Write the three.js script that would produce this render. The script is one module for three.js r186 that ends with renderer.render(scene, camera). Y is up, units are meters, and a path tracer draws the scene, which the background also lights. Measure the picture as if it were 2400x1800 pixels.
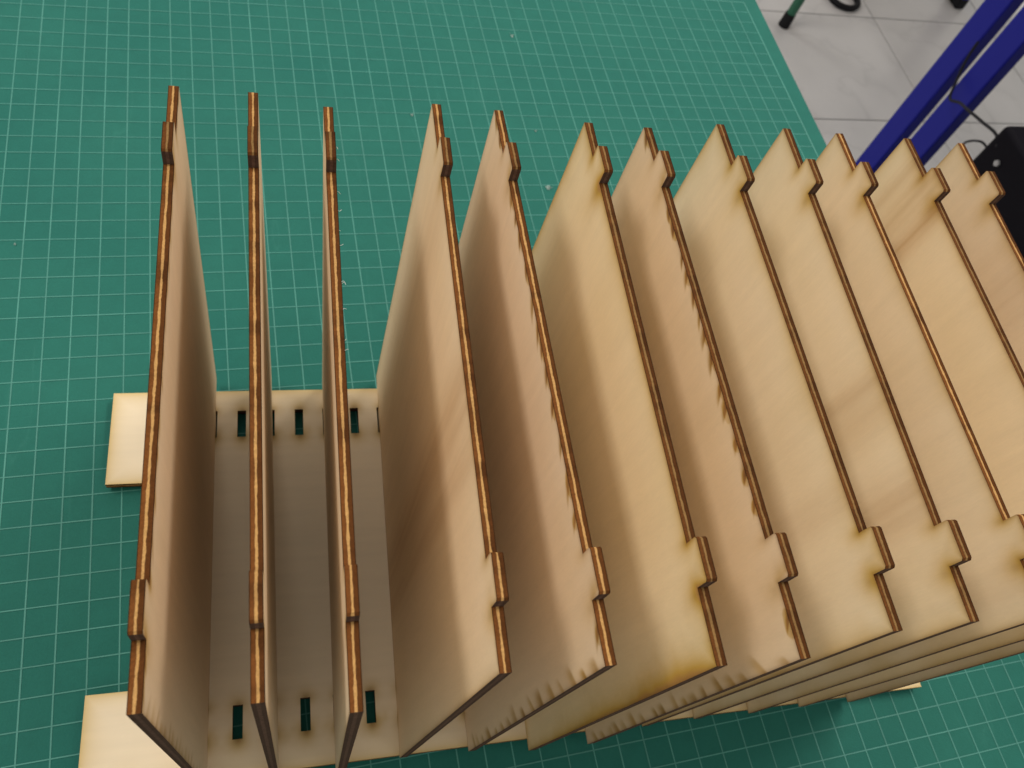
import * as THREE from 'three';
import { mergeGeometries } from 'three/addons/utils/BufferGeometryUtils.js';
import { RoundedBoxGeometry } from 'three/addons/geometries/RoundedBoxGeometry.js';
import { RectAreaLightUniformsLib } from 'three/addons/lights/RectAreaLightUniformsLib.js';

// ---------------------------------------------------------------- camera, lamps, exposure
// (all lengths below are written in centimetres and turned into metres by C)
const C = 0.01;
const scene = new THREE.Scene();
scene.background = new THREE.Color().setRGB(0.5, 0.485, 0.45); // even fill light added as background colour, standing in for unseen room surfaces
const camera = new THREE.PerspectiveCamera(49.54, 4 / 3, 0.01, 30);
camera.position.set(0.124256, 0.316692, 0.413513);
camera.up.set(0.069379, 0.483676, -0.872493);
camera.lookAt(0.124256 + 0.283930, 0.316692 - 0.848002, 0.413513 - 0.447522);
camera.focus = 0.215;
camera.userData.fStop = 34;

const renderer = new THREE.WebGLRenderer({ antialias: true });
renderer.setSize(1024, 768);
renderer.toneMapping = THREE.LinearToneMapping;
renderer.toneMappingExposure = 1.12;
renderer.shadowMap.enabled = true;

RectAreaLightUniformsLib.init();
const LAMPS = [
  { x: -118, y: 190, z: -48, w: 46, l: 120, i: 15.5, label: 'unseen long ceiling lamp above and left of the table, lighting the left fin faces', color: [1.0, 0.93, 0.84] },
  { x: 134, y: 190, z: -42, w: 36, l: 120, i: 20, label: 'unseen long ceiling lamp above and right of the table, lighting the right fin faces and the mat', color: [1.0, 0.93, 0.84] },
  { x: 134, y: 190, z: 181, w: 30, l: 120, i: 1.5, label: 'unseen long ceiling lamp behind the camera to its right, lighting the near end of the base', color: [1.0, 0.96, 0.9] },
  { x: 10, y: 190, z: -265, w: 30, l: 120, i: 11, label: 'unseen long ceiling lamp far beyond the table, lighting the base between the fins', color: [1.0, 0.96, 0.9] },
];

// ---------------------------------------------------------------- helpers
function mulberry(a) {
  return () => { a |= 0; a = (a + 0x6d2b79f5) | 0; let t = Math.imul(a ^ (a >>> 15), 1 | a); t = (t + Math.imul(t ^ (t >>> 7), 61 | t)) ^ t; return ((t ^ (t >>> 14)) >>> 0) / 4294967296; };
}
function hash(x, y, s) {
  let h = Math.imul(x, 374761393) + Math.imul(y, 668265263) + Math.imul(s, 1274126177);
  h = Math.imul(h ^ (h >>> 13), 1274126177);
  return ((h ^ (h >>> 16)) >>> 0) / 4294967296;
}
function vnoise(x, y, s) {
  const xi = Math.floor(x), yi = Math.floor(y), fx = x - xi, fy = y - yi;
  const u = fx * fx * (3 - 2 * fx), v = fy * fy * (3 - 2 * fy);
  const a = hash(xi, yi, s), b = hash(xi + 1, yi, s), c = hash(xi, yi + 1, s), d = hash(xi + 1, yi + 1, s);
  return a + (b - a) * u + (c - a) * v + (a - b - c + d) * u * v;
}
function fbm(x, y, s, o = 3) {
  let r = 0, w = 0.5, t = 0;
  for (let i = 0; i < o; i++) { r += vnoise(x, y, s + i * 17) * w; t += w; w *= 0.5; x *= 2.03; y *= 2.03; }
  return r / t;
}
const clamp = (v, a = 0, b = 1) => Math.min(b, Math.max(a, v));
const smooth = (a, b, v) => { const t = clamp((v - a) / (b - a)); return t * t * (3 - 2 * t); };
const enc = (v) => { v = clamp(v); return Math.round(255 * (v <= 0.0031308 ? v * 12.92 : 1.055 * Math.pow(v, 1 / 2.4) - 0.055)); };
function colorTexture(w, h, fn, wrap = false) {
  const d = new Uint8Array(w * h * 4), c = [0, 0, 0];
  for (let y = 0; y < h; y++) for (let x = 0; x < w; x++) {
    fn((x + 0.5) / w, (y + 0.5) / h, c);
    const k = (y * w + x) * 4; d[k] = enc(c[0]); d[k + 1] = enc(c[1]); d[k + 2] = enc(c[2]); d[k + 3] = 255;
  }
  return finish(new THREE.DataTexture(d, w, h), wrap, true);
}
function greyTexture(w, h, fn, wrap = false) {
  const d = new Uint8Array(w * h * 4);
  for (let y = 0; y < h; y++) for (let x = 0; x < w; x++) {
    const k = (y * w + x) * 4, v = Math.round(255 * clamp(fn((x + 0.5) / w, (y + 0.5) / h)));
    d[k] = d[k + 1] = d[k + 2] = v; d[k + 3] = 255;
  }
  return finish(new THREE.DataTexture(d, w, h), wrap, false);
}
function finish(t, wrap, srgb) {
  t.magFilter = THREE.LinearFilter; t.minFilter = THREE.LinearMipmapLinearFilter; t.generateMipmaps = true;
  if (wrap) t.wrapS = t.wrapT = THREE.RepeatWrapping;
  if (srgb) t.colorSpace = THREE.SRGBColorSpace;
  t.needsUpdate = true;
  return t;
}
const lin = (r, g, b) => new THREE.Color().setRGB(r, g, b);
const std = (o) => new THREE.MeshStandardMaterial(o);
function mesh(name, geo, mat, parent) {
  const m = new THREE.Mesh(geo, mat); m.name = name; m.castShadow = m.receiveShadow = true; parent.add(m); return m;
}
function thing(name, label, category, group, pos = [0, 0, 0]) {
  const g = new THREE.Group(); g.name = name; g.position.set(...pos.map((v) => v * C)); scene.add(g);
  g.userData.label = label; g.userData.category = category; if (group) g.userData.group = group;
  return g;
}
function box(x0, x1, y0, y1, z0, z1, r = 0) {
  const w = (x1 - x0) * C, h = (y1 - y0) * C, d = (z1 - z0) * C;
  const g = r ? new RoundedBoxGeometry(w, h, d, 3, r * C) : new THREE.BoxGeometry(w, h, d);
  g.translate((x0 + x1) / 2 * C, (y0 + y1) / 2 * C, (z0 + z1) / 2 * C); return g;
}
function tube(pts, r, seg = 40, rad = 8) {
  return new THREE.TubeGeometry(new THREE.CatmullRomCurve3(pts.map((p) => new THREE.Vector3(p[0] * C, p[1] * C, p[2] * C))), seg, r * C, rad, false);
}
function rod(a, b, r0, r1 = r0, rad = 18) {
  const A = new THREE.Vector3(...a).multiplyScalar(C), B = new THREE.Vector3(...b).multiplyScalar(C), d = B.clone().sub(A);
  const g = new THREE.CylinderGeometry(r1 * C, r0 * C, d.length(), rad);
  g.applyQuaternion(new THREE.Quaternion().setFromUnitVectors(new THREE.Vector3(0, 1, 0), d.clone().normalize()));
  const m = A.add(B).multiplyScalar(0.5); g.translate(m.x, m.y, m.z); return g;
}
// walls along a 2D path (u, v) swept over the thickness: pts are [u, v]; put(u, v, t) gives the 3D place; skip = set of segments left open
function wallStrip(pts, put, T, skip = new Set(), closed = true, off = 0) {
  const pos = [], uv = []; let run = off;
  const n = pts.length, m = closed ? n : n - 1;
  for (let i = 0; i < m; i++) {
    const a = pts[i], b = pts[(i + 1) % n], L = Math.hypot(b[0] - a[0], b[1] - a[1]);
    if (!skip.has(i)) {
      const p = [put(a[0], a[1], 0), put(b[0], b[1], 0), put(b[0], b[1], T), put(a[0], a[1], T)];
      const q = [[run, 0], [run + L, 0], [run + L, 1], [run, 1]];
      for (const k of [0, 1, 2, 0, 2, 3]) { pos.push(p[k][0] * C, p[k][1] * C, p[k][2] * C); uv.push(q[k][0] / 10.24, q[k][1]); }
    }
    run += L;
  }
  const g = new THREE.BufferGeometry();
  g.setAttribute('position', new THREE.Float32BufferAttribute(pos, 3));
  g.setAttribute('uv', new THREE.Float32BufferAttribute(uv, 2));
  g.computeVertexNormals();
  return g;
}
function flatFace(outline, holes, put, t, uvOf, flip) {
  const v2 = (l) => l.map((p) => new THREE.Vector2(p[0], p[1]));
  const o = v2(outline), hs = holes.map(v2);
  if (THREE.ShapeUtils.isClockWise(o)) o.reverse();
  hs.forEach((h) => { if (!THREE.ShapeUtils.isClockWise(h)) h.reverse(); });
  const tri = THREE.ShapeUtils.triangulateShape(o, hs), all = o.concat(...hs), pos = [], uv = [], idx = [];
  for (const p of all) { const q = put(p.x, p.y, t); pos.push(q[0] * C, q[1] * C, q[2] * C); uv.push(...uvOf(p.x, p.y)); }
  for (const f of tri) flip ? idx.push(f[0], f[2], f[1]) : idx.push(f[0], f[1], f[2]);
  const g = new THREE.BufferGeometry();
  g.setAttribute('position', new THREE.Float32BufferAttribute(pos, 3));
  g.setAttribute('uv', new THREE.Float32BufferAttribute(uv, 2));
  g.setIndex(idx); g.computeVertexNormals();
  return g;
}
function segDist(px, py, a, b) {
  const dx = b[0] - a[0], dy = b[1] - a[1], t = clamp(((px - a[0]) * dx + (py - a[1]) * dy) / (dx * dx + dy * dy));
  return Math.hypot(px - a[0] - t * dx, py - a[1] - t * dy);
}

// ---------------------------------------------------------------- unseen lamps outside the frame, placed to light fins, base and mat
LAMPS.forEach((d, i) => {
  const g = thing(i ? 'unseen_ceiling_lamp_' + String(i).padStart(3, '0') : 'unseen_ceiling_lamp', d.label, 'lamp', 'unseen ceiling lamps', [d.x, d.y, d.z]);
  mesh('housing', box(-d.w / 2 - 2, d.w / 2 + 2, 2, 9, -d.l / 2 - 2, d.l / 2 + 2, 1), std({ color: lin(0.7, 0.7, 0.7), roughness: 0.5 }), g);
  mesh('diffuser', box(-d.w / 2, d.w / 2, 0.6, 1.9, -d.l / 2, d.l / 2, 0.3), std({ color: lin(0.8, 0.8, 0.8), emissive: lin(...d.color), emissiveIntensity: 2, roughness: 0.6 }), g);
  mesh('suspension_rod', rod([0, 9, -40], [0, 70, -40], 0.5), std({ color: lin(0.6, 0.6, 0.6), roughness: 0.4, metalness: 0.6 }), g);
  mesh('suspension_rod', rod([0, 9, 40], [0, 70, 40], 0.5), std({ color: lin(0.6, 0.6, 0.6), roughness: 0.4, metalness: 0.6 }), g);
  const L = new THREE.RectAreaLight(lin(...d.color), d.i, d.w * C, d.l * C);
  L.position.set(0, 0, 0); L.rotation.x = -Math.PI / 2; L.name = 'lamp_light'; g.add(L);
});

// ---------------------------------------------------------------- floor of square marble-like tiles
const FLOOR = -73;
{
  const floor = new THREE.Group(); floor.name = 'floor'; floor.userData.kind = 'structure'; scene.add(floor);
  mesh('screed', box(-260, 420, FLOOR - 8, FLOOR - 0.35, -380, 260), std({ color: lin(0.16, 0.15, 0.145), roughness: 0.95 }), floor);
  const maps = [0, 1, 2].map((s) => colorTexture(256, 256, (u, v, c) => {
    const w = fbm(u * 3, v * 3, 40 + s * 9, 4), w2 = fbm(u * 3 + 7, v * 3, 71 + s * 9, 4);
    const vein = Math.exp(-Math.abs(fbm(u * 2 + w * 1.4, v * 3.2 + w2 * 1.6, 90 + s * 5, 4) - 0.5) * 26);
    const base = 0.66 + (w - 0.5) * 0.1 - vein * 0.07 + (hash(Math.floor(u * 256), Math.floor(v * 256), s) - 0.5) * 0.02;
    c[0] = base * 0.985; c[1] = base * 0.965; c[2] = base * 0.975;
  }, true));
  const mats = maps.map((m) => std({ map: m, roughness: 0.3 }));
  const T = 33.05, rnd = mulberry(5);
  const tg = [0, 1, 2, 3].map((k) => {
    const g = new RoundedBoxGeometry((T - 0.28) * C, 1.2 * C, (T - 0.28) * C, 1, 0.08 * C);
    const p = g.attributes.position, uv = g.attributes.uv;
    for (let i = 0; i < p.count; i++) {
      let a = p.getX(i) / (T * C) + 0.5, b = p.getZ(i) / (T * C) + 0.5;
      for (let q = 0; q < k; q++) [a, b] = [b, 1 - a];
      uv.setXY(i, a, b);
    }
    return g;
  });
  for (let ix = -4; ix < 8; ix++) for (let iz = -7; iz < 4; iz++) {
    const m = mesh('floor_tile', tg[Math.floor(rnd() * 4)], mats[Math.floor(rnd() * 3)], floor);
    m.position.set((153.55 + (ix - 2.5 + 1) * T) * C + 0, (FLOOR - 0.6 + (rnd() - 0.5) * 0.03) * C, (-70.0 + (iz + 0.5) * T) * C);
  }
}

// ---------------------------------------------------------------- work table under the mat
{
  const t = thing('work_table', 'work table hidden under the green cutting mat', 'table', null, [0, FLOOR, 0]);
  const top = std({ color: lin(0.34, 0.27, 0.2), roughness: 0.6 }), steel = std({ color: lin(0.12, 0.13, 0.14), roughness: 0.5 });
  mesh('tabletop', box(-70, 45.7, -FLOOR - 3.1, -FLOOR - 0.31, -3.6, 62, 0.3), top, t);
  for (const [x, z] of [[-66, 2], [-66, 54], [37, 2], [37, 54]]) mesh('leg', box(x, x + 4, 0, -FLOOR - 3.12, z, z + 4, 0.3), steel, t);
}

// ---------------------------------------------------------------- green cutting mat with printed centimetre grid
const MAT = { x0: -43.2, x1: 46.05, z0: -4.1, z1: 55.5 };
{
  const t = thing('cutting_mat', 'green cutting mat printed with a pale square grid', 'cutting mat', null, [0, 0, 0]);
  const W = MAT.x1 - MAT.x0, D = MAT.z1 - MAT.z0;
  const map = colorTexture(2048, 1366, (u, v, c) => {
    const x = u * W, z = v * D;
    const n = fbm(x * 0.22, z * 0.22, 3, 3) - 0.5, f = fbm(x * 2.1, z * 2.1, 9, 3) - 0.5, g = hash((x * 23) | 0, (z * 23) | 0, 4) - 0.5;
    const sc = Math.exp(-Math.abs(fbm(x * 0.9, z * 0.12, 33, 3) - 0.5) * 90) * smooth(0.55, 0.7, fbm(x * 0.3, z * 0.3, 52, 2));
    const k = 1 + n * 0.16 + f * 0.1 + g * 0.07;
    c[0] = 0.0145 * k + n * 0.004 + sc * 0.006; c[1] = 0.128 * k + sc * 0.014; c[2] = 0.102 * k - n * 0.004 + sc * 0.012;
  });
  const bump = greyTexture(256, 256, (u, v) => 0.5 * hash((u * 256) | 0, (v * 256) | 0, 8) + 0.5 * hash((u * 128) | 0, (v * 128) | 0, 9), true);
  bump.repeat.set(16, 11);
  const body = new THREE.MeshPhysicalMaterial({ map, bumpMap: bump, bumpScale: 0.00005, roughness: 0.7, specularIntensity: 0.35 });
  const g = new RoundedBoxGeometry(W * C, 0.3 * C, D * C, 2, 0.05 * C);
  g.translate((MAT.x0 + MAT.x1) / 2 * C, -0.15 * C, (MAT.z0 + MAT.z1) / 2 * C);
  const p = g.attributes.position, uv = g.attributes.uv;
  for (let i = 0; i < p.count; i++) uv.setXY(i, (p.getX(i) / C - MAT.x0) / W, (p.getZ(i) / C - MAT.z0) / D);
  mesh('mat_sheet', g, body, t);
  // printed lines: thin flat ink strips, cut in short runs so that the ink varies
  const pos = [], col = [], idx = [];
  const ink = (x0, z0, x1, z1, w, y, along, seed) => {
    const L = along ? x1 - x0 : z1 - z0, n = Math.ceil(L / 1.5);
    for (let i = 0; i <= n; i++) {
      const s = i / n, k = 0.8 + 0.4 * fbm(s * L * 0.6, seed * 3.7, 61, 2), ww = w * (0.85 + 0.3 * vnoise(s * L * 0.9, seed * 1.3, 62));
      for (const e of [-1, 1]) {
        const x = along ? x0 + s * L : x0 + e * ww / 2, z = along ? z0 + e * ww / 2 : z0 + s * L;
        pos.push(x * C, y * C, z * C); col.push(0.05 * k, 0.235 * k, 0.195 * k);
      }
      if (i < n) { const b = pos.length / 3 - 2; along ? idx.push(b, b + 1, b + 2, b + 1, b + 3, b + 2) : idx.push(b, b + 2, b + 1, b + 1, b + 2, b + 3); }
    }
  };
  for (let v = -42; v <= 45; v++) ink(v, -3, v, 54, v === 45 || v === -42 ? 0.07 : 0.048, 0.012, false, v + 50);
  for (let r = -3; r <= 54; r++) ink(-42, r, 45, r, r === -3 || r === 54 ? 0.07 : 0.042, 0.018, true, r + 150);
  const lg = new THREE.BufferGeometry();
  lg.setAttribute('position', new THREE.Float32BufferAttribute(pos, 3));
  lg.setAttribute('color', new THREE.Float32BufferAttribute(col, 3));
  lg.setIndex(idx); lg.computeVertexNormals();
  mesh('printed_grid', lg, std({ vertexColors: true, roughness: 0.6 }), t);
}

// ---------------------------------------------------------------- plywood: scorched cut edges (three plies)
const edgeMaps = [0, 1, 2].map((s) => colorTexture(1024, 48, (u, v, c) => {
  const x = u * 10.24, per = (f, k) => fbm(Math.cos(u * 6.2832) * f + 50, Math.sin(u * 6.2832) * f + 50 + k, 200 + s * 31, 3);
  const lo = 0.37 + (per(6, 0) - 0.5) * 0.12 + (per(30, 3) - 0.5) * 0.06, hi = 0.6 + (per(6, 9) - 0.5) * 0.12 + (per(30, 5) - 0.5) * 0.06;
  const mid = smooth(lo - 0.025, lo + 0.02, v) * (1 - smooth(hi - 0.02, hi + 0.025, v));
  const fib = hash((x * 60) | 0, (v * 9) | 0, 5 + s) - 0.5, char = smooth(0.5, 0.8, per(4, 20)) * 0.4;
  const streak = fbm(u * 300, v * 7, 77 + s, 2) - 0.5;
  const k = (s === 2 ? 0.75 : 0.98) * (1 + fib * 0.22 + streak * 0.35);
  const side = (v < 0.5 ? 1.0 : 0.6) * (1 - 0.7 * Math.max(1 - smooth(0.04, 0.08, v), smooth(0.92, 0.96, v)));
  const core = s === 2 ? 0.3 : 0.47;
  let r = (0.15 * (1 - mid) * side + core * mid) * k, g = (0.052 * (1 - mid) * side + core * 0.56 * mid) * k, b = (0.013 * (1 - mid) * side + core * 0.2 * mid) * k;
  const glue = Math.max(0, 1 - Math.abs(v - lo) / 0.035) + Math.max(0, 1 - Math.abs(v - hi) / 0.035);
  const dark = (1 - char * (mid > 0.5 ? 0.45 : 0.8)) * (1 - 0.55 * clamp(glue));
  c[0] = r * dark; c[1] = g * dark; c[2] = b * dark;
}, true));
const edgeMats = edgeMaps.map((m) => new THREE.MeshPhysicalMaterial({ map: m, roughness: 0.75, specularIntensity: 0.12, side: THREE.DoubleSide }));
const charEdge = new THREE.MeshPhysicalMaterial({ specularIntensity: 0.1, map: colorTexture(512, 48, (u, v, c) => {
  const k = 0.7 + 0.6 * fbm(u * 200, v * 6, 19, 2), band = Math.abs(v - 0.5) < 0.14 ? 1.5 : 1;
  c[0] = 0.075 * k * band; c[1] = 0.043 * k * band; c[2] = 0.03 * k * band;
}, true), roughness: 0.85, side: THREE.DoubleSide });

// wood veneer with vertical grain, scorch halos along the cut outline, soot at the inner corners, and flame marks where the cut flared
function veneer(size, span, org, opt) {
  const { tint, seed, outlines, corners, halo, flames = [], lobes = [], bands = [], grain = 'y' } = opt;
  return colorTexture(size, size, (u, v, c) => {
    const x = org[0] + u * span, y = org[1] + v * span;
    const a = grain === 'y' ? x : y, l = grain === 'y' ? y : x;
    const wob = (fbm(a * 0.25, l * 0.06, seed + 5, 2) - 0.5) * 3;
    const broad = fbm((a + wob) * 0.35, l * 0.05, seed, 3) - 0.5;
    const fine = fbm((a + wob * 0.4) * 5, l * 0.35, seed + 11, 3) - 0.5;
    const pore = hash((a * 36) | 0, (l * 5) | 0, seed) - 0.5;
    const blot = fbm(x * 0.5, y * 0.5, seed + 23, 3) - 0.5;
    let k = 1 + broad * 0.08 + fine * 0.075 + pore * 0.035 + blot * 0.04;
    let r = tint[0] * k, g = tint[1] * k * (1 + broad * 0.04), b = tint[2] * k * (1 + broad * 0.12 + blot * 0.06);
    for (const [p0, w, amt] of bands) {  // darker heartwood streaks
      const q = Math.abs(a + wob * 0.25 - p0) / w, m = amt * Math.exp(-q * q) * (0.6 + 0.8 * fbm(a * 6, l * 0.2, seed + 31, 2));
      r *= 1 - m * 0.55; g *= 1 - m * 0.75; b *= 1 - m * 0.95;
    }
    let d = 9;
    for (const o of outlines) for (let i = 0; i < o.length; i++) d = Math.min(d, segDist(x, y, o[i], o[(i + 1) % o.length]));
    const hn = 0.45 + 1.1 * fbm(x * 0.7, y * 0.7, seed + 41, 3);
    let s = halo[0] * Math.exp(-d / (halo[1] * hn)) * (0.6 + 0.7 * hn);      // yellow-brown halo
    let soot = 0.5 * Math.exp(-d / 0.05);
    for (const [cx, cy, rx, ry, amt] of corners) {
      const q = Math.hypot((x - cx) / rx, (y - cy) / ry);
      const e = amt * Math.exp(-q * q * (0.7 + 0.7 * fbm(x * 3, y * 3, seed + 51, 2)));
      s += e; soot += 0.4 * amt * Math.exp(-q * q * 9);
    }
    for (const [lx, ly, rx, ry, amt] of lobes) {
      const q = Math.hypot((x - lx) / rx, (y - ly) / ry) + (fbm(x * 4, y * 4, seed + 61, 2) - 0.5) * 0.4;
      if (q < 1.2) s += amt * (1 - smooth(0.65, 1.05, q)) + 0.5 * amt * Math.exp(-Math.pow((q - 0.9) / 0.12, 2));
    }
    for (const f of flames) {
      // tongue: sharp on one side, fading on the other
      const dx = (x - f.x) * f.tx + (y - f.y) * f.ty, dn = (x - f.x) * f.nx + (y - f.y) * f.ny;
      if (dn < -0.1 || dn > f.len * 1.4 || Math.abs(dx) > f.w * 3) continue;
      const lean = dx - dn * f.lean, prof = lean > 0 ? Math.exp(-(lean * lean) / (f.w * f.w * 0.08)) : Math.exp(-(lean * lean) / (f.w * f.w));
      const e = f.amt * prof * (1 - smooth(0.35, 1, dn / f.len));
      s += e * 0.85; soot += e * f.soot * 0.6;
    }
    s = clamp(s, 0, 1.25); soot = clamp(soot);
    r *= (1 - 0.34 * s) * (1 - 0.75 * soot); g *= (1 - 0.5 * s) * (1 - 0.85 * soot); b *= (1 - 0.86 * Math.min(1, s)) * (1 - 0.9 * soot);
    c[0] = r; c[1] = g; c[2] = b;
  });
}
const woodBump = greyTexture(256, 256, (u, v) => 0.5 + (hash((u * 256) | 0, (v * 26) | 0, 3) - 0.5) * 0.5 + (hash((u * 128) | 0, (v * 12) | 0, 4) - 0.5) * 0.4, true);
woodBump.repeat.set(4, 4);

// ---------------------------------------------------------------- the slotted base plate
const ST = { yaw: -0.06, x0: 7.969, z0: 25.86, yb: 0.474, pitch: 2.212, t: 0.25 };
const FIN = { zc: 5.2725, half: 7.5095, H: 15.132, ht: 0.473, tabs: [[-5.957, -5.002], [5.180, 6.147]], feet: [[-6.09, -5.005], [5.11, 6.125]] };
const POSE = [ // dx, lean, dz, yaw, outline shift
  [0.034, 0.02, 0.014, 0.005, -0.13], [0.014, 0.005, -0.002, 0.011, -0.071], [-0.017, -0.021, 0.02, -0.002, 0.245], [-0.02, 0.022, -0.027, -0.009, -0.102],
  [-0.026, 0.004, 0.02, 0.016, -0.066], [0.042, 0.017, -0.05, -0.002, 0.241], [-0.008, -0.003, -0.008, 0.004, 0.245], [0.006, 0.01, 0, 0.002, -0.108],
  [0.018, 0.005, -0.03, -0.014, -0.099], [0, -0.012, -0.04, -0.002, -0.032], [0.002, 0.007, 0.03, -0.003, -0.091], [-0.007, -0.005, 0.04, -0.007, -0.049],
];
function toWorld(x, y, z) { const c = Math.cos(ST.yaw), s = Math.sin(ST.yaw); return [ST.x0 + c * x + s * z, y, ST.z0 - s * x + c * z]; }
{
  const t = thing('base_plate', 'flat plywood base plate with slots, lying under the fins', 'base plate', null, toWorld(0, 0, 0));
  t.rotation.y = ST.yaw;
  const xl = -1.336, xr = 30.063, zf = -1.755, zn = 12.567, a1 = 2.086, a2 = 9.532, nd = 1.7;
  const outline = [[xl, zf], [xr, zf], [xr, a1], [xr - nd, a1], [xr - nd, a2], [xr, a2], [xr, zn], [xl, zn], [xl, a2], [xl + nd, a2], [xl + nd, a1], [xl, a1]];
  const slots = [];
  const Z = [[-0.86, 0.3], [10.35, 11.43]];
  for (let n = 1; n <= 12; n++) {
    for (const [z0, z1] of Z) {
      const x = n * ST.pitch + POSE[n - 1][0] - 0.02; slots.push([[x, z0], [x + ST.t + 0.05, z0], [x + ST.t + 0.05, z1], [x, z1]]);
      const y = (n + 0.5) * ST.pitch; slots.push([[y - 0.03, z0], [y + 0.3, z0], [y + 0.3, z1], [y - 0.03, z1]]);
    }
  }
  const T = 0.3, put = (u, v, s) => [u, ST.yb - T + s, v];
  const corners = [];
  for (const s of slots) for (const [cx, cy] of [[(s[0][0] + s[1][0]) / 2, s[0][1]], [(s[0][0] + s[1][0]) / 2, s[2][1]]]) corners.push([cx + 0.03, cy, 0.34, 0.36, 0.55]);
  // two halves keep the grain scale right: one long sheet, mapped on a square texture of the same span
  const span = 32, org = [-1.8, -10];
  const map = (() => { // tailored map for the plate: computed only where the plate is
    const W = 2048, H = 960, d0 = [-1.5, -1.9], sx = 31.8, sz = 14.7;
    return { tex: colorTexture(W, H, (u, v, c) => {
      const x = d0[0] + u * sx, z = d0[1] + v * sz;
      const broad = fbm(x * 0.06, z * 0.4, 811, 3) - 0.5, fine = fbm(x * 0.4, z * 5, 812, 3) - 0.5;
      const k = 1 + broad * 0.12 + fine * 0.08;
      let r = 0.79 * k, g = 0.675 * k, b = 0.5 * k, s = 0, soot = 0;
      const d = Math.min(x - xl, xr - x, z - zf, zn - z, x < xl + nd + 1 && z > a1 - 1 && z < a2 + 1 ? Math.min(segDist(x, z, [xl, a1], [xl + nd, a1]), segDist(x, z, [xl + nd, a1], [xl + nd, a2]), segDist(x, z, [xl, a2], [xl + nd, a2])) : 9);
      s += 0.75 * Math.exp(-Math.abs(d) / (0.3 * (0.5 + fbm(x * 0.7, z * 0.7, 813, 2))));
      for (const [z0, z1] of Z) {
        if (z < z0 - 1.2 || z > z1 + 1.2) continue;
        for (let m = Math.max(2, Math.floor(2 * x / ST.pitch) - 1), e = m + 3; m <= e; m++) {
          const xs = m * ST.pitch / 2 + 0.13, q1 = Math.hypot((x - xs - 0.03) / 0.34, (z - z0) / 0.3), q2 = Math.hypot((x - xs - 0.03) / 0.36, (z - z1) / 0.4);
          const nn = 0.6 + 0.8 * fbm(x * 3, z * 3, 815, 2);
          s += 0.62 * Math.exp(-q1 * q1 * nn) + 0.8 * Math.exp(-q2 * q2 * nn); soot += 0.45 * Math.exp(-q1 * q1 * 5) + 0.6 * Math.exp(-q2 * q2 * 5);
        }
      }
      s = clamp(s, 0, 1.2); soot = clamp(soot);
      c[0] = r * (1 - 0.34 * s) * (1 - 0.75 * soot); c[1] = g * (1 - 0.48 * s) * (1 - 0.85 * soot); c[2] = b * (1 - 0.84 * Math.min(1, s)) * (1 - 0.9 * soot);
    }), uv: (x, z) => [(x - d0[0]) / sx, (z - d0[1]) / sz] };
  })();
  const wood = std({ map: map.tex, roughness: 0.72, bumpMap: woodBump, bumpScale: 0.000012, side: THREE.DoubleSide });
  mesh('top_face', flatFace(outline, slots, put, T, map.uv, true), wood, t);
  mesh('under_face', flatFace(outline, slots, put, 0, map.uv, false), wood, t);
  mesh('cut_edge', wallStrip(outline, put, T), edgeMats[1], t);
  for (const s of slots) mesh('slot_wall', wallStrip(s, put, T), charEdge, t);
}

// ---------------------------------------------------------------- twelve upright plywood fins
const FACES = [ // tint, halo [strength, reach], flames?, streaks
  { tint: [0.685, 0.517, 0.347], halo: [0.3, 0.12], flame: 0.5 },
  { tint: [0.708, 0.550, 0.372], halo: [0.3, 0.12] },
  { tint: [0.708, 0.550, 0.372], halo: [0.3, 0.12] },
  { tint: [0.754, 0.589, 0.392], halo: [0.36, 0.1], bands: [[1.2, 0.8, 0.30], [2.6, 0.5, 0.24], [-4.4, 1.0, 0.15]] },
  { tint: [0.726, 0.556, 0.382], halo: [0.14, 0.1], flame: 1 },
  { tint: [0.782, 0.634, 0.403], halo: [0.62, 0.24], hot: true },
  { tint: [0.726, 0.556, 0.377], halo: [0.14, 0.1], flame: 1 },
  { tint: [0.782, 0.653, 0.451], halo: [0.5, 0.24], bands: [[4.4, 0.5, 0.15]] },
  { tint: [0.771, 0.634, 0.445], halo: [0.46, 0.2], bands: [[0.9, 0.22, 0.24], [1.6, 0.7, 0.21], [4.3, 0.6, 0.30]] },
  { tint: [0.771, 0.629, 0.438], halo: [0.46, 0.2], bands: [[6.6, 0.5, 0.15]] },
  { tint: [0.771, 0.623, 0.418], halo: [0.46, 0.2], bands: [[-5.6, 0.6, 0.3], [-4.5, 0.45, 0.4], [-6.6, 0.3, 0.30]] },
  { tint: [0.729, 0.580, 0.407], halo: [0.44, 0.2], bands: [[-2.5, 1.4, 0.18]] },
];
const FLABEL = [
  'leftmost plywood fin, right face showing, beside the bare mat',
  'second plywood fin from the left, seen straight along its top edge',
  'third plywood fin from the left, edge-on with fine glue threads on its right side',
  'fourth plywood fin from the left, first to show its broad left face to the camera',
  'fifth plywood fin from the left, pinkish face with soot tongues along top and front edges',
  'sixth plywood fin from the left, strong orange scorch along its edge and lower front corner',
  'seventh plywood fin from the left, soot-tongued top edge, standing forward of the next fin',
  'eighth plywood fin from the left, plain yellowish face, just right of the soot-marked ones',
  'ninth plywood fin from the left, faint slanting brown streaks across its middle',
  'tenth plywood fin from the left, third from the right end',
  'eleventh plywood fin from the left, brown grain streaks below its back tab',
  'rightmost plywood fin, in front of the black computer case',
];
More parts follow.
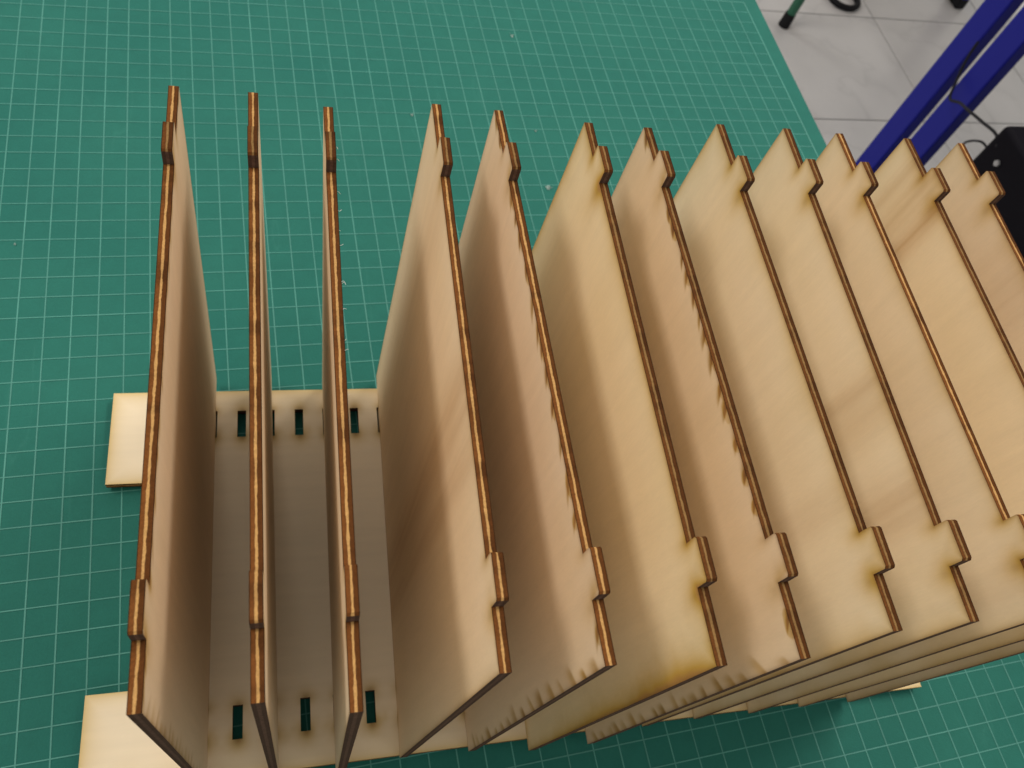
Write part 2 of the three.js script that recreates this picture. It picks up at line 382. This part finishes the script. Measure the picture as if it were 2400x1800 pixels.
for (let i = 0; i < 12; i++) {
  const [dx, lean, dz, yw, od] = POSE[i], F = FACES[i], rnd = mulberry(100 + i * 7);
  const pos = toWorld((i + 1) * ST.pitch + dx, ST.yb + 0.006, FIN.zc + dz);
  const t = thing('plywood_fin' + (i ? '_' + String(i).padStart(3, '0') : ''), FLABEL[i], 'plywood fin', 'plywood fins standing in the base plate', pos);
  t.rotation.order = 'YXZ'; t.rotation.set(0, ST.yaw + yw, -lean);
  const zF = -FIN.half + od, zN = FIN.half + od, H = FIN.H, ht = FIN.ht, [ta, tb] = FIN.tabs, [fa, fb] = FIN.feet, fd = 0.46;
  // clockwise path of the whole outline, in (z, y)
  const full = [[zF, 0], [zF, H], [ta[0], H], [ta[0], H + ht], [ta[1], H + ht], [ta[1], H], [tb[0], H], [tb[0], H + ht], [tb[1], H + ht], [tb[1], H], [zN, H], [zN, 0],
    [fb[1], 0], [fb[1], -fd], [fb[0], -fd], [fb[0], 0], [fa[1], 0], [fa[1], -fd], [fa[0], -fd], [fa[0], 0]];
  const put = (u, v, s) => [s, v, u];
  const span = 16.6, org = [-8.3, -0.6], uvOf = (x, y) => [(x - org[0]) / span, (y - org[1]) / span];
  const corners = [];
  const cs = F.flame === 1 ? 0.35 : 0.48;
  for (const [a, b] of [ta, tb]) {
    corners.push([b + 0.12, H - 0.2, 0.34, 0.5, cs], [a - 0.02, H - 0.12, 0.2, 0.42, cs * 0.75], [(a + b) / 2 + 0.15, H + 0.1, 0.4, 0.45, cs * 0.28]);
  }
  for (const [a, b] of [fa, fb]) corners.push([a, 0.05, 0.3, 0.35, 0.5], [b, 0.05, 0.3, 0.35, 0.5]);
  if (F.hot) corners.push([zN - 0.1, H - 4.5, 0.7, 3.0, 0.42], [zN, H - 9, 0.6, 3.6, 0.3], [ta[1], H - 0.5, 0.5, 0.9, 0.25], [zN - 0.1, H - 1.5, 0.4, 2.2, 0.4]);
  const flames = [], lobes = [];
  if (F.flame) {
    for (let z = zF + 0.4; z < zN - 0.2; z += 0.5 + rnd() * 0.5) {
      if ((z > ta[0] - 0.1 && z < ta[1] + 0.1) || (z > tb[0] - 0.1 && z < tb[1] + 0.1)) continue;
      flames.push({ x: z, y: H, tx: 1, ty: 0, nx: 0, ny: -1, len: 0.2 + rnd() * 0.24, w: 0.15 + rnd() * 0.12, lean: 0.6 + rnd() * 0.7, amt: F.flame * (0.8 + rnd() * 0.4), soot: 0.45 + rnd() * 0.5 });
      if (rnd() < 0.75) lobes.push([z + 0.08, H, 0.18 + rnd() * 0.2, (z > 1 ? 0.13 : 0.08) + rnd() * 0.13, F.flame * (0.42 + rnd() * 0.25)]);
    }
    for (let y = H - 0.5; y > 0.4; y -= 0.55 + rnd() * 0.55)
      flames.push({ x: zN, y, tx: 0, ty: 1, nx: -1, ny: 0, len: 0.22 + rnd() * 0.4, w: 0.2 + rnd() * 0.22, lean: -0.5 - rnd() * 0.6, amt: F.flame * (0.55 + rnd() * 0.5), soot: 0.15 + rnd() * 0.6 });
    for (const [a, b] of [ta, tb]) flames.push({ x: b - 0.15, y: H + ht, tx: 1, ty: 0, nx: 0, ny: -1, len: 0.7, w: 0.25, lean: 0.2, amt: 0.5, soot: 0.2 });
  }
  const map = veneer(640, span, org, { tint: F.tint, seed: 300 + i * 13, outlines: [full], lobes, corners, halo: F.halo, flames, bands: F.bands });
  const wood = std({ map, roughness: 0.7, bumpMap: woodBump, bumpScale: 0.000012, side: THREE.DoubleSide });
  const em = edgeMats[[0, 1, 0, 1, 0, 2, 2, 2, 2, 0, 2, 1][i]], T = ST.t;
  // panel, then each tab as its own piece cut from the same sheet
  const panel = [[zF, 0], [zF, H], [ta[0], H], [ta[1], H], [tb[0], H], [tb[1], H], [zN, H], [zN, 0], [fb[1], 0], [fb[0], 0], [fa[1], 0], [fa[0], 0]];
  mesh('face_veneer', flatFace(panel, [], put, 0, uvOf, true), wood, t);
  mesh('face_veneer', flatFace(panel, [], put, T, uvOf, false), wood, t);
  mesh('cut_edge', wallStrip(panel, put, T, new Set([0, 2, 4, 6, 7, 8, 9, 10, 11]), true, i * 3.3), em, t);
  mesh('charred_edge', wallStrip(panel, put, T, new Set([1, 2, 3, 4, 5, 8, 10]), true, i * 3.3), charEdge, t);
  const tab = (name, a, b, y0, y1) => {
    const g = new THREE.Group(); g.name = name; t.add(g);
    const up = y1 > y0, r = 0.05, s = up ? 1 : -1;
    const o = [[a, y0], [a, y1 - s * r], [a + r, y1], [b - r, y1], [b, y1 - s * r], [b, y0]];
    mesh('tab_face', flatFace(o, [], put, 0, uvOf, true), wood, g);
    mesh('tab_face', flatFace(o, [], put, T, uvOf, false), wood, g);
    mesh('tab_edge', wallStrip(o, put, T, new Set(up ? [0, 4, 5] : [5]), true, i * 2.1), up ? (a < 0 ? edgeMats[2] : em) : charEdge, g);
    if (up) mesh('tab_end', mergeGeometries([wallStrip([[a, y0], [a, y1 - r]], put, T, new Set(), false), wallStrip([[b, y1 - r], [b, y0]], put, T, new Set(), false)]), charEdge, g);
  };
  tab('top_tab', ta[0], ta[1], H, H + ht); tab('top_tab', tb[0], tb[1], H, H + ht);
  tab('foot_tab', fa[0], fa[1], 0, -fd); tab('foot_tab', fb[0], fb[1], 0, -fd);
  if (i === 2) { // glue threads on the right side
    const parts = [];
    for (let k = 0; k < 12; k++) {
      const z = zF + 1.2 + k * 0.62 + rnd() * 0.4, y = H + 0.35 - rnd() * 0.8 - (k > 3 ? 0.2 : 0), r = () => (rnd() - 0.5) * 0.3;
      parts.push(tube([[T - 0.01, y, z], [T + 0.02 + rnd() * 0.03, y + r() * 0.2, z + r() * 0.4], [T + 0.04 + rnd() * 0.06, y + r() * 0.3, z + r() * 0.6]], 0.0045, 8, 4));
    }
    mesh('glue_thread', mergeGeometries(parts), std({ color: lin(0.75, 0.75, 0.72), roughness: 0.3 }), t).userData.kind = 'stuff';
  }
}

// ---------------------------------------------------------------- specks of fluff on the mat
{
  const fl = std({ color: lin(0.2, 0.3, 0.27), roughness: 0.9 });
  [[27.77, 1.54, 0.3, 'white fleck on the mat near the top centre of the picture'], [20.86, 8.14, 0.2, 'white fleck on the mat behind the third fin gap'],
    [27.37, 13.17, 0.34, 'pale fleck on the mat between the fifth and sixth fins'], [27.55, 9.15, 0.16, 'faint fleck on the mat behind the sixth fin'], [2.69, 16.23, 0.12, 'tiny fleck on the mat at the left edge']].forEach(([x, z, s, label], i) => {
    const r = mulberry(900 + i), g = new THREE.IcosahedronGeometry(s * 0.32 * C, 2), p = g.attributes.position;
    for (let k = 0; k < p.count; k++) {
      const f = 0.55 + 0.9 * hash(Math.round(p.getX(k) * 1e5), Math.round(p.getY(k) * 1e5) + Math.round(p.getZ(k) * 3e5), i);
      p.setXYZ(k, p.getX(k) * f * (0.7 + 0.2 * i % 0.5), p.getY(k) * 0.12 * f, p.getZ(k) * f * 1.2);
    }
    g.computeVertexNormals();
    const th = [0, 1, 2].map((k) => tube([[0, 0.03, 0], [(r() - 0.5) * s, 0.04, (r() - 0.5) * s], [(r() - 0.5) * s * 1.7, 0.03, (r() - 0.5) * s * 1.7]], 0.009, 8, 4));
    const m = mesh('fluff_speck' + (i ? '_00' + i : ''), mergeGeometries([g.index ? g.toNonIndexed() : g, ...th.map((q) => q.toNonIndexed())]), fl, scene);
    m.position.set(x * C, 0.025 * C, z * C);
    Object.assign(m.userData, { label, category: 'fluff', group: 'flecks of fluff on the mat' });
  });
}

// ---------------------------------------------------------------- beyond the table: blue tables, green chair, ring, computer case, cables
const blue = new THREE.MeshPhysicalMaterial({ color: lin(0.006, 0.009, 0.21), roughness: 0.5, specularIntensity: 0.35 }), rubber = new THREE.MeshPhysicalMaterial({ color: lin(0.012, 0.012, 0.014), roughness: 0.7, specularIntensity: 0.3 });
const greyTop = std({ color: lin(0.3, 0.3, 0.3), roughness: 0.5 });
{
  const a = thing('blue_table', 'blue steel table leg nearer the mat, standing on the tiled floor', 'table', 'blue steel tables', [112, FLOOR, -44.4]);
  const leg = (g, x, z) => { mesh('leg', box(x, x + 2.2, 1.2, 68, z, z + 4, 0.3), blue, g); mesh('rubber_foot', box(x - 0.2, x + 2.4, 0, 2.6, z - 0.2, z + 4.2, 0.4), rubber, g); };
  leg(a, 0, 0); leg(a, 68, -68); leg(a, 0, -68); leg(a, 68, 0);
  mesh('rail', box(2.2, 68, 63, 67, 0.8, 3, 0.2), blue, a); mesh('rail', box(2.2, 68, 63, 67, -66, -64, 0.2), blue, a);
  mesh('tabletop', box(-2, 72, 68, 70.5, -70, 5.4, 0.4), greyTop, a);
  const b = thing('blue_table_001', 'blue steel table leg beside the black computer case, right of the other blue leg', 'table', 'blue steel tables', [110.6, FLOOR, -37.4]);
  leg(b, 0, 0); leg(b, 68, 0); leg(b, 0, 98); leg(b, 68, 98);
  mesh('rail', box(2.2, 68, 63, 67, 0.8, 3, 0.2), blue, b); mesh('rail', box(2.2, 68, 63, 67, 99, 101, 0.2), blue, b);
  mesh('tabletop', box(-1, 72, 68, 70.5, -1.2, 104, 0.4), greyTop, b);
}
{
  const g = thing('green_chair', 'green tubular chair leg with dark rubber tip on the tiled floor', 'chair', null, [127.5, FLOOR, -98.3]);
  const green = std({ color: lin(0.014, 0.11, 0.06), roughness: 0.4 });
  const legs = [[0, 0, 0, [4, 44, -2]], [0, 0, -46, [4, 44, -44]], [46, 0, -52, [42, 44, -46]], [46, 0, -30, [42, 44, -34]]];
  for (const [x, y, z, top] of legs) {
    const A = new THREE.Vector3(x, y, z), B = new THREE.Vector3(...top), m = A.clone().lerp(B, 0.07);
    mesh('leg', rod(A.clone().lerp(B, 0.03).toArray(), top, 1.05), green, g);
    mesh('rubber_tip', rod([x, 0, z], m.toArray(), 1.3, 1.2), rubber, g);
  }
  mesh('seat', box(0, 46, 44, 47, -50, 2, 1.2), std({ color: lin(0.35, 0.22, 0.1), roughness: 0.5 }), g);
}
{
  const r = mesh('black_ring', new THREE.TorusGeometry(3.5 * C, 0.7 * C, 14, 48), rubber, scene);  // plain black ring, kind of object unknown
  r.rotation.x = Math.PI / 2; r.position.set(147.4 * C, (FLOOR + 0.7) * C, -108.4 * C);
  Object.assign(r.userData, { label: 'black ring lying on the tiled floor beside the green chair leg', category: 'ring' });
}
{
  const t = thing('computer_case', 'black computer case behind the rightmost fin, small silver button near its top', 'computer', null, [99.5, FLOOR, -19]);
  const black = new THREE.MeshPhysicalMaterial({ color: lin(0.004, 0.0035, 0.006), roughness: 0.7, specularIntensity: 0.15 });
  mesh('shell', box(0, 20, 1.2, 48, 0, 44, 0.8), black, t);
  for (const [x, z] of [[1.5, 3], [1.5, 38], [15.5, 3], [15.5, 38]]) mesh('foot', box(x, x + 3, 0, 1.25, z, z + 3, 0.2), rubber, t);
  const b = mesh('silver_button', new THREE.CylinderGeometry(0.36 * C, 0.4 * C, 0.25 * C, 20), std({ color: lin(0.3, 0.3, 0.31), roughness: 0.4, metalness: 0.5 }), t);
  b.rotation.z = Math.PI / 2; b.position.set(-0.12 * C, 44.6 * C, 3.2 * C);
}
{
  const c1 = mesh('power_cable', tube([[116, -26, -44], [111.2, -31.7, -39.5], [109.6, -34.5, -36.8], [107.6, -35, -34.2], [106.1, -33.1, -31.3], [103.7, -31, -27.7], [102.1, -29.1, -23.5], [99.9, -27, -18.7], [99.6, -27.5, -17.5]], 0.2, 60, 8), rubber, scene);
  Object.assign(c1.userData, { label: 'black cable running from the blue table legs down to the computer case', category: 'cable' });
  const c2 = mesh('thin_cable', tube([[107, -40, -27], [104.7, -34.4, -25.1], [103.6, -33, -24], [101.9, -31, -22.1], [100.6, -29.4, -20.2], [99.7, -28.6, -18.2]], 0.16, 40, 8), rubber, scene);
  Object.assign(c2.userData, { label: 'thin dark cable arching into the top of the computer case', category: 'cable' });
}
scene.traverse((o) => { if (o.isMesh) { o.castShadow = true; o.receiveShadow = true; } });
renderer.render(scene, camera);
